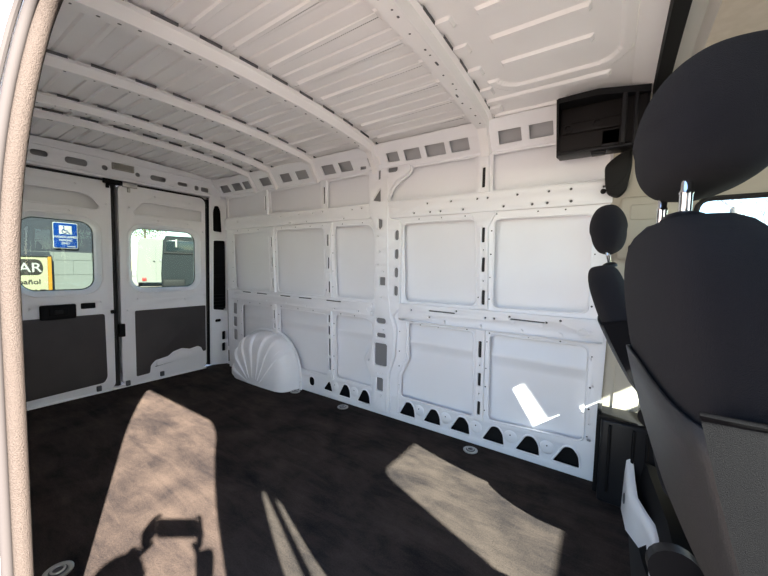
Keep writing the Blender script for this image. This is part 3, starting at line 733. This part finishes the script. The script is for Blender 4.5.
# ------------------------------------------------------------------ seats
def superrect(cx, cy, hx, hy, z, p=3.6, n=40, tilt=0):
    R = []
    for k in range(n):
        a = 2*math.pi*k/n; c, s_ = math.cos(a), math.sin(a); q = (abs(c)**p+abs(s_)**p)**(-1/p)
        R.append((cx+hx*c*q, cy+hy*s_*q, z))
    return R
def make_seat(name, label, loc, recline, hhx=.066, hdx=0., yaw=0., hdz=0.):
    """local frame: x forward from the rear face at the top of the back, y across, z from the floor"""
    t = tag(empty(name, loc, yaw), label, 'seat')
    piv = Vector((.20, 0, .50)); Rm = Matrix.Rotation(-recline, 3, 'Y')
    def W(p): return piv + Rm @ (Vector(p)-piv)
    prof = [(.44, .270, .150, .070), (.50, .245, .180, .070), (.58, .200, .206, .074), (.66, .150, .217, .070), (.75, .105, .221, .068), (.85, .074, .221, .066), (.95, .048, .220, .063), (1.04, .034, .217, .060), (1.09, .029, .208, .057), (1.125, .031, .190, .052), (1.148, .037, .163, .043), (1.160, .050, .120, .026)]
    b = bmesh.new()
    loft(b, [[W(q) for q in superrect(xr+hx, 0, hx, hy, z, 3.4, 48)] for z, xr, hy, hx in prof])
    back = link('backrest', b, FABRIC, t, 60)
    md = back.modifiers.new('s', 'SUBSURF'); md.levels = md.render_levels = 1
    # seams: piping down both rear edges
    for s in (-1, 1):
        b = bmesh.new(); tube(b, [W((xr+.028, s*(hy-.016), z)) for z, xr, hy, hx in prof[1:-3]], .003, False, 6); link('seam', b, SATIN, back)
        # knitted lower bolster
        b = bmesh.new(); rows = []
        for z, xr, hy, hx in [(.50, .245, .180, .070), (.58, .200, .206, .074), (.66, .150, .217, .070), (.75, .105, .221, .068), (.84, .077, .221, .066), (.90, .061, .2205, .065), (.965, .045, .2195, .064)]:
            rows.append([b.verts.new(W((xr+.014+(2*hx-.028)*k/6, s*(hy+.004+.004*math.sin(math.pi*k/6)), z))) for k in range(7)])
        for A, B in zip(rows, rows[1:]):
            for k in range(6): b.faces.new((A[k], A[k+1], B[k+1], B[k]))
        tube(b, [v.co.copy() for v in rows[-1]], .003, False, 6)
        link('side_bolster', b, KNIT, back)
    # grey plastic shell on the lower rear
    b = bmesh.new(); rows = []
    def interp(z):
        for (z0, a0, b0, c0), (z1, a1, b1, c1) in zip(prof, prof[1:]):
            if z0 <= z <= z1:
                k = (z-z0)/(z1-z0); return a0+(a1-a0)*k, b0+(b1-b0)*k, c0+(c1-c0)*k
    NY = 24
    for j in range(15):
        row = []
        for i in range(NY+1):
            u = -1+2*i/NY; ztop = .965-.02*u*u; z = .46+(ztop-.46)*j/14
            xr, hy, hx = interp(z); yy = u*hy*.955; q = max(1-abs(yy/hy)**3.4, 0)**(1/3.4)
            row.append(b.verts.new(W((xr+hx-hx*q-.002, yy, z))))
        rows.append(row)
    for A, B in zip(rows, rows[1:]):
        for i in range(NY): b.faces.new((A[i], A[i+1], B[i+1], B[i]))
    sh = link('back_shell', b, SHELL, t, 60, 'grey plastic shell on the lower back')
    md = sh.modifiers.new('s', 'SOLIDIFY'); md.thickness = .004
    # headrest
    b = bmesh.new(); secs = []
    N = 18; hcx = .023+hhx+hdx
    for j in range(N+1):
        v = -1+2*j/N; z = 1.277+hdz+.084*v*(1.12 if hhx < .07 else 1)
        pz = 2.9 if v > 0 else 2.3; sc = max(1-abs(v)**pz, 0)**(1/pz); sc = max(sc, .05)
        hx = hhx*(.94 if v < 0 else 1.0-(.30 if hhx < .07 else .06)*v*v)*sc; hy = .132*(1-.06*max(v, 0))*(.35+.65*sc if j not in (0, N) else .2)
        secs.append([W(q) for q in superrect(hcx+.006*v, 0, hx, hy, z, 2.6, 40)])
    loft(b, secs); hr = link('headrest', b, FABRIC, t, 60)
    md = hr.modifiers.new('s', 'SUBSURF'); md.levels = md.render_levels = 1
    for s in (-1, 1):
        b = bmesh.new(); tube(b, [W((.071+hdx, s*.066, 1.10)), W((.071+hdx, s*.066, 1.187)), W((.071+hdx, s*.066, 1.189)), W((.071+hdx, s*.066, 1.193)), W((.071+hdx, s*.066, 1.26))], [.0065, .0065, .0075, .0060, .0060], False, 14)
        link('headrest_post', b, CHROME, hr)
        b = bmesh.new(); lathe(b, W((.071+hdx, s*.066, 1.148)), Rm @ Vector((0, 0, 1)), [(.024, 0), (.024, .008), (.018, .015), (.009, .018)], 24); link('post_sleeve', b, SATIN, hr)
    # cushion and pedestal
    b = bmesh.new(); loft(b, [superrect(.40, 0, .22+.02*k2, .20+.05*k2, z, 4) for z, k2 in ((.36, .3), (.39, .8), (.44, 1), (.49, 1), (.52, .8), (.53, .3))])
    link('cushion', b, FABRIC, t, 60)
    b = bmesh.new(); box(b, .30, .60, -.17, .17, .0, .37, .02)
    for s in (-1, 1): box(b, .28, .62, s*.17-.015, s*.17+.015, .30, .36, .005)
    link('pedestal', b, BLACK, t)
    b = bmesh.new(); lathe(b, W((.16, .215, .50)), (0, 1, 0), [(.045, 0), (.045, .025), (.03, .035)], 20); link('recliner_cover', b, SATIN, t)
    return t
pseat = make_seat('passenger_seat', 'large near passenger seat with black fabric back seen from behind beside the side door', (-.004, -.475, 0), 0, .076, 0., math.radians(4.5))
dseat = make_seat('driver_seat', 'farther black driver seat with small oval headrest near the white side wall', (.012, .475, -.012), math.radians(11), .062, .035, 0., .012)

bm = bmesh.new()
for (x, z), (x1, z1) in zip(((.34, 1.56), (.39, 1.31), (.44, .98), (.52, .50)), ((.39, 1.31), (.44, .98), (.52, .50), (.56, .30))):
    pass
secs = [[(x-.006, -.912, z), (x+.006, -.888, z), (x+.0045, -.8875, z), (x-.0075, -.9115, z)] for x, z in ((.41, 1.56), (.448, 1.31), (.490, .98), (.55, .50), (.58, .30))]
loft(bm, secs); tag(link('seat_belt', bm, SATIN), 'black seat belt strap hanging by the passenger door behind the near seat', 'seat belt')
# black cover between wall and driver pedestal, white pressed step edge
bm = bmesh.new(); box(bm, 0.0, .22, .765, .915, 0, .40, .012)
cov = tag(link('pillar_base_cover', bm, SATIN), 'black plastic cover standing at the foot of the wall end beside the driver seat', 'trim cover')
bm = bmesh.new(); box(bm, -.018, .0, .80, .925, .02, .425, .004); box(bm, -.01, .22, .77, .925, .395, .41, .004); link('flange', bm, BLACK, cov)
bm = bmesh.new()
for x in (.03, .12, .17): box(bm, x, x+.012, .752, .768, .06, .38, .004)
link('rib', bm, BLACK, cov)
bm = bmesh.new()
bottom = [(.098, .765), (.104, .70), (.111, .62), (.140, .56), (.168, .50), (.170, .40), (.175, .25)]
hts = [.245, .19, .16, .14, .13, .12, .12, .12, .12]
prev = None; rows = []
for (x, y), h in zip(bottom, hts): rows.append([bm.verts.new(p) for p in ((x, y, 0), (x+.004, y, h*.7), (x+.008, y, h-.01), (x+.02, y, h), (x+.034, y, h-.004), (x+.034, y, 0))])
for A, B in zip(rows, rows[1:]):
    for k in range(5): bm.faces.new((A[k], A[k+1], B[k+1], B[k]))
bm.faces.new(rows[0][::-1]); bm.faces.new(rows[-1])
DS = Vector((.012, .475, -.012))
for v_ in bm.verts: v_.co -= DS
st = link('pedestal_edge', bm, WHITE, dseat, 60, 'curved white metal edge on the floor')
bm = bmesh.new(); lathe(bm, Vector((.105, .70, .09))-DS, (-1, 0, 0), [(.022, 0), (.022, .004), (.014, .006), (.010, .003)], 16); link('plug', bm, DARKGREY, st)
bm = bmesh.new(); loft(bm, [[(.19, .25, .0), (.35, .25, .0), (.35, .25, .17), (.22, .25, .19)], [(.16, .45, 0), (.35, .45, .0), (.35, .45, .17), (.22, .45, .19)], [(.13, .74, 0), (.35, .74, .0), (.35, .74, .22), (.17, .74, .26)]])
for v_ in bm.verts: v_.co -= DS
link('base_cover', bm, BLACK, dseat)

# ------------------------------------------------------------------ tie-down rings in the floor
for (x, y), lb in (((-2.189, .847), 'round steel tie-down ring in the floor just in front of the wheel arch'), ((-1.655, .848), 'round steel tie-down ring in the floor left of the centre pillar'),
                   ((-.641, .836), 'round steel tie-down ring in the floor below the front wall post'), ((-1.542, -.791), 'round steel tie-down ring in the floor by the side door seal')):
    t = tag(empty('tie_down_ring', (x, y, 0)), lb, 'tie-down ring', 'tie-down rings let into the cargo floor')
    b = bmesh.new(); lathe(b, (0, 0, 0), (0, 0, 1), [(.042, 0), (.042, .004), (.036, .006), (.027, .004), (.024, .001)], 28); link('cup', b, STEEL, t)
    b = bmesh.new(); lathe(b, (0, 0, .0045), (0, 0, 1), [(.026, 0), (.026, .0005)], 24); link('cup_floor', b, DARKGREY, t)
    b = bmesh.new(); tube(b, [(.018*math.cos(a), .018*math.sin(a), .009) for a in [k*math.pi/10 for k in range(20)]], .0035, True, 8); link('ring', b, STEEL, t)

# ------------------------------------------------------------------ outside: ground, building, signs, vehicles, trees
GZ = -.53
bm = bmesh.new(); box(bm, -60, 60, -60, 60, GZ-.1, GZ); structure('ground', bm, ASPH)
BX = -6.2
bm = bmesh.new(); box(bm, BX-4, BX, -9, 1.02, GZ, 5.0); bld = structure('building_wall', bm, WALLG)
bm = bmesh.new()
z = GZ; rowi = 0
while z < 1.15:
    yb = -9 + (.2 if rowi % 2 else 0)
    while yb < 1.0:
        box(bm, BX, BX+.02, yb+.003, min(yb+.397, 1.02), z+.003, min(z+.197, 1.18)); yb += .4
    z += .2; rowi += 1
box(bm, BX, BX+.014, -9, 1.02, GZ, 1.18)
structure('block_course', bm, BLOCKM, bld)
def text(s, size, loc, rotm, material, parent, name='lettering', ext=.002, sx=1.):
    c = bpy.data.curves.new(name, 'FONT'); c.body = s; c.size = size; c.extrude = ext; c.align_x = 'CENTER'; c.align_y = 'CENTER'; c.offset = size*.012
    o = bpy.data.objects.new(name, c); COL.objects.link(o); bpy.context.view_layer.update()
    me = bpy.data.meshes.new_from_object(o.evaluated_get(bpy.context.evaluated_depsgraph_get())); bpy.data.objects.remove(o)
    o = bpy.data.objects.new(name, me); COL.objects.link(o); me.materials.clear(); me.materials.append(material)
    o.parent = parent; o.matrix_local = Matrix.Translation(loc) @ rotm.to_4x4() @ Matrix.Diagonal((sx, 1, 1, 1)); return o
# text facing +x, reading toward +y
RX = Matrix(((0, 0, 1), (1, 0, 0), (0, 1, 0)))
# blue parking sign (local: centre at the sign)
sg = tag(empty('parking_sign', (BX+.03, .325, 1.402)), 'blue accessible parking sign with white wheelchair symbol on the grey building wall', 'sign')
def XP(y, z, w_): return (w_, y, z)
sg.scale = (1, .56, .68)
link('sign_plate', sheet_bm(rrect(-.225, -.255, .225, .255, .03), [], XP, .006, .001), SIGNW, sg)
link('sign_field', sheet_bm(rrect(-.213, -.243, .213, .243, .026), [], XP, .004, .0005, w0=.006), BLUE, sg)
link('symbol_panel', sheet_bm(rrect(-.115, .03, .115, .195, .006), [], XP, .002, .0003, w0=.010), SIGNW, sg)
bm = bmesh.new()
tube(bm, [(.014, -.02+.045*math.cos(a), .085+.04*math.sin(a)) for a in [math.radians(100+22*k) for k in range(12)]], .007, False, 6)
tube(bm, [(.014, -.03, .165), (.014, -.025, .10), (.014, .03, .10), (.014, .05, .055), (.014, .075, .055)], .008, False, 6)
lathe(bm, (.012, -.032, .178), (1, 0, 0), [(.013, 0), (.013, .004)], 12)
link('wheelchair_symbol', bm, BLUE, sg)
for s_, zz, sz in (('HANDICAPPED', -.03, .062), ('PARKING', -.095, .058), ('ONLY', -.155, .058)): text(s_, sz, (.011, 0, zz), RX, SIGNW, sg)
text('RESERVED', .035, (.011, .10, -.215), RX, SIGNW, sg).name = 'lettering'
# framed shop sign
sg2 = tag(empty('shop_sign', (BX+.06, 0, 0)), 'cream sign board with large white AR lettering and orange edge on the building wall', 'sign')
link('sign_board', sheet_bm([(-.9, .2), (.128, .2), (.128, 1.112), (-.9, 1.112)], [], XP, .03, .003), SIGNC, sg2)
link('sign_top_rail', sheet_bm([(-.9, 1.112), (.150, 1.112), (.150, 1.175), (-.9, 1.175)], [], XP, .05, .003), WALLG, sg2)
link('sign_edge', sheet_bm([(.128, .2), (.162, .2), (.162, 1.112), (.128, 1.112)], [], XP, .05, .003), ORANGE, sg2)
link('sign_oval', sheet_bm(rpoly([(-.40, .875), (.060, .875), (.088, .96), (.060, 1.075), (-.40, 1.075)], .05), [], XP, .004, .0005, w0=.032), SIGND, sg2)
text('AR', .165, (.038, -.035, .963), RX, SIGNW, sg2); text('espa\u00f1ol', .085, (.034, -.085, .785), RX, SIGND, sg2, sx=1.1); text('2345', .13, (.034, -.05, .635), RX, SIGND, sg2, sx=1.25)

# white cargo van parked behind
v = tag(empty('parked_white_van', (-24.0, 7.6, GZ), math.radians(-21)), 'white cargo van parked far beyond the right rear window, left of the dark one', 'van')
def van(root, material, W_, H_, L_):
    b = bmesh.new()
    loft(b, [[(x_, .02+t_, .28), (x_, W_-.02-t_, .28), (x_, W_-t_, 1.0), (x_, W_-.10-t_, H_-.25), (x_, W_-.22-t_, H_-t_), (x_, .22+t_, H_-t_), (x_, .10+t_, H_-.25), (x_, t_, 1.0)] for x_, t_ in ((-L_, .25), (-L_+.8, .04), (-L_+1.4, 0), (-.05, 0), (0, .04))])
    link('body', b, material, root, 30)
    for yy in (.18, W_-.18):
        for xx in (-.9, -L_+1.0):
            b = bmesh.new(); lathe(b, (xx, yy, .34), (0, 1, 0), [(.20, -.11), (.33, -.10), (.34, -.06), (.34, .06), (.33, .10), (.20, .11), (.19, .06), (.05, .07)], 24); link('wheel', b, RUBBER, root)
van(v, CARW, 2.0, 3.0, 5.2)
b = bmesh.new(); tube(b, [(.01, 1.0, .4), (.01, 1.0, 2.5)], .012, False, 6); link('panel_gap', b, DARKGREY, v)
b = bmesh.new(); box(b, -.02, .05, .28, .50, .36, .58, .02); link('tail_lamp', b, RED, v)
b = bmesh.new(); box(b, .0, .04, .85, .95, 1.55, 1.62, .01); link('door_handle', b, BLACK, v)
v2 = tag(empty('parked_grey_van', (-18.0, 6.45, GZ), math.radians(-23)), 'dark grey van seen from behind far beyond the right rear window', 'van')
van(v2, CARG, 1.85, 2.85, 5.0)
b = sheet_bm(rrect(.22, 2.10, 1.63, 2.62, .12), [], lambda y, z, w_: (w_, y, z), .02, .004); link('rear_glass', b, CARGL, v2)
b = bmesh.new(); box(b, .0, .05, .10, 1.60, 1.98, 2.06, .01); link('window_ledge', b, BLACK, v2)
b = bmesh.new(); box(b, -.02, .10, .05, 1.0, .30, .74, .05); link('bumper', b, BLACK, v2)
b = bmesh.new(); box(b, .02, .05, .60, .68, 2.3, 2.7, .01); link('wiper_glare', b, SIGNW, v2)  # white colour stands for glare on the rear glass
for yy in (-.02, 1.55):
    b = bmesh.new(); box(b, -.03, .08, yy-.05, yy+.06, 1.58, 1.72, .02); link('hinge', b, DARKGREY, v2)
# trees
def tree(x, y, h, r, label, name='leafy_tree'):
    t = tag(empty(name, (x, y, GZ)), label, 'tree', 'trees around the parking lot')
    b = bmesh.new(); tube(b, [(0, 0, 0), (.03, .02, h*.4), (-.02, .05, h*.75)], [.14, .10, .05], False, 8); link('trunk', b, mat('bark', (.10, .07, .05), .9), t)
    b = bmesh.new(); rnd = random.Random(int(x*7+y))
    for k in range(2600):
        d = Vector((rnd.gauss(0, 1), rnd.gauss(0, 1), rnd.gauss(0, .8))).normalized()*r*(rnd.random()**.4)
        c = Vector((0, 0, h*.72))+d; s_ = .07; n = Vector((rnd.gauss(0, 1), rnd.gauss(0, 1), rnd.gauss(0, 1))).normalized(); u = n.orthogonal().normalized(); w2 = n.cross(u)
        b.faces.new([b.verts.new(c+u*s_), b.verts.new(c+w2*s_*.6), b.verts.new(c-u*s_), b.verts.new(c-w2*s_*.6)])
    link('crown', b, GREEN, t, 180)
tree(-34.0, 11.9, 6.6, 1.8, 'green tree showing above the white van through the right rear window')
# lamp mast and lattice tower seen through the driver window
t = tag(empty('storage_tank', (8.55, 40.0, GZ)), 'white cylindrical tank on a mast outside the driver window', 'tank')
b = bmesh.new(); lathe(b, (0, 0, 0), (0, 0, 1), [(.14, 0), (.14, 5.7), (.32, 5.75), (.32, 7.2), (.2, 7.4)], 20); link('tank_body', b, SIGNW, t)
t = tag(empty('bare_tree', (7.7, 30.0, GZ)), 'thin bare branched tree outside the driver window', 'tree')
b = bmesh.new(); rnd = random.Random(3)
def branch(p, d, L, r, n):
    q = p+d*L; tube(b, [p, q], [r, r*.7], False, 5)
    if n:
        for k in range(3): branch(q, (d+Vector((rnd.uniform(-.6, .6), rnd.uniform(-.6, .6), rnd.uniform(-.1, .4)))).normalized(), L*.68, r*.6, n-1)
branch(Vector((0, 0, 0)), Vector((0, 0, 1)), 2.6, .07, 5); link('branches', b, mat('bark2', (.12, .10, .09), .9), t)

# ------------------------------------------------------------------ the photographer standing at the open side door (seen as a shadow)
def skin(name, pts, edges, material, parent, levels=1, root=0):
    me = bpy.data.meshes.new(name); me.from_pydata([p[:3] for p in pts], edges, []); o = bpy.data.objects.new(name, me); COL.objects.link(o)
    md = o.modifiers.new('skin', 'SKIN'); md.use_smooth_shade = True
    for i, p in enumerate(pts):
        me.skin_vertices[0].data[i].radius = (p[3], p[4] if len(p) > 4 else p[3])
    me.skin_vertices[0].data[root].use_root = True
    s = o.modifiers.new('sub', 'SUBSURF'); s.levels = s.render_levels = levels
    bpy.context.view_layer.update()
    m2 = bpy.data.meshes.new_from_object(o.evaluated_get(bpy.context.evaluated_depsgraph_get())); bpy.data.objects.remove(o)
    m2.materials.clear(); m2.materials.append(material)
    o = bpy.data.objects.new(name, m2); COL.objects.link(o); o.parent = parent; return o
F = Vector((-.556, .831, 0)); Rr = Vector((.831, .556, 0)); Z = Vector((0, 0, 1))
BASE = Vector((CAM.x, CAM.y, 0)) - F*.46
def PP(f, r, z): return tuple(F*f + Rr*r + Z*(z-GZ))     # local to the person empty (at ground level)
per = tag(empty('person', (BASE.x, BASE.y, GZ)), 'person in dark shirt and jeans standing outside the side door holding up a phone', 'person')
pts = [(*PP(0, 0, .42), .14, .125), (*PP(0, 0, .62), .135, .11), (*PP(.01, 0, .80), .15, .105), (*PP(.02, 0, .92), .09, .07), (*PP(.05, 0, .975), .055),
       (*PP(.02, -.17, .87), .062), (*PP(.02, .17, .87), .062), (*PP(.10, -.27, .68), .048), (*PP(.10, .27, .68), .048),
       (*PP(.30, -.17, .93), .036), (*PP(.30, .17, .93), .036),
       (*PP(0, -.10, .36), .10), (*PP(0, .10, .36), .10), (*PP(.03, -.11, -.05), .065), (*PP(.03, .11, -.05), .065), (*PP(-.02, -.12, -.44), .045), (*PP(-.02, .12, -.44), .045), (*PP(.12, -.13, -.49), .038), (*PP(.12, .13, -.49), .038)]
skin('shirt', pts[:11], [(0, 1), (1, 2), (2, 3), (3, 4), (2, 5), (2, 6), (5, 7), (6, 8), (7, 9), (8, 10)], SHIRT, per, 2)
q = [(*PP(0, 0, .44), .105, .095)]+[(*p_[:3], .088) if k_ < 2 else p_ for k_, p_ in enumerate(pts[11:])]
skin('jeans', q, [(0, 1), (0, 2), (1, 3), (2, 4), (3, 5), (4, 6), (5, 7), (6, 8)], TROUS, per, 2)
b = bmesh.new()
hc = Vector(PP(.10, 0, 1.115))
for i in range(13):
    pass
secs = []
for j in range(15):
    v_ = -1+2*j/14; sc = max(1-abs(v_)**2.3, .02)**.45; jaw = 1-.22*max(-v_, 0)
    ring = []
    for k in range(24):
        a = 2*math.pi*k/24; fx = math.cos(a)*.098*sc*jaw; rx = math.sin(a)*.077*sc*jaw
        if abs(a-0) < .2 or a > 6.1: fx += .022*math.exp(-((v_+.12)/.16)**2)      # nose
        if abs(abs(math.sin(a))-1) < .03 and -.35 < v_ < .15: rx *= 1.12          # ears
        ring.append(hc + F*fx + Rr*rx + Z*(.118*v_))
    secs.append(ring)
loft(b, secs)
tube(b, [PP(.05, 0, .93), PP(.085, 0, 1.04)], [.056, .052], False, 12)
for s in (-1, 1): lathe(b, hc+F*.088+Rr*s*.032+Z*.012, F, [(.013, 0), (.012, .006), (.004, .010)], 12)
tube(b, [hc+F*.09+Rr*(-.024)-Z*.058, hc+F*.098-Z*.06, hc+F*.09+Rr*.024-Z*.058], .005, False, 6)
link('head', b, SKIN, per, 60)
b = bmesh.new()
secs = [[hc - F*.012 + F*math.cos(a)*.104*s1 + Rr*math.sin(a)*.085*s1 + Z*z_ for a in [2*math.pi*k/24 for k in range(24)]] for z_, s1 in ((.035, .99), (.07, .93), (.10, .74), (.122, .42), (.13, .1))]
loft(b, secs); link('hair', b, HAIR, per, 60)
# hands: palm, four bent fingers and a thumb each, around the phone ends
PH = -.022
for s in (-1, 1):
    b = []
    wrist = PP(.335, s*.150, .955); palm = PP(.40, s*.118, 1.035)
    fw = .46+PH
    pp = [(*wrist, .027, .020), (*PP(.375, s*.140, 1.0), .034, .018), (*PP(.405, s*.125, 1.04), .034, .016)]
    ee = [(0, 1), (1, 2)]
    o = skin('hand', pp, ee, SKIN, per, 1)
    for kf, (dz, L) in enumerate(((.045, .95), (.022, 1.0), (-.001, .95), (-.022, .8))):
        c0 = PP(fw-.045, s*.112, 1.06+dz*.6); c1 = PP(fw-.01, s*.100, 1.075+dz); c2 = PP(fw+.016, s*.093, 1.082+dz); c3 = PP(fw+.017, s*(.093-.022*L), 1.083+dz)
        skin('finger', [(*c0, .010), (*c1, .0095), (*c2, .0085), (*c3, .007)], [(0, 1), (1, 2), (2, 3)], SKIN, o, 1)
    skin('thumb', [(*PP(fw-.06, s*.118, 1.025), .013), (*PP(fw-.035, s*.100, 1.03), .011), (*PP(fw-.022, s*.075, 1.055), .009)], [(0, 1), (1, 2)], SKIN, o, 1)
M3 = Matrix((CR, -CD, -CF)).transposed().to_4x4(); M3.translation = CAM - CF*.020
bm = bmesh.new(); box(bm, -.080, .080, -.040, .036, -.004, .004, .003)
ph = link('phone', bm, SATIN); ph.matrix_world = M3
tag(ph, 'black phone held up sideways in both hands at the side door', 'phone')
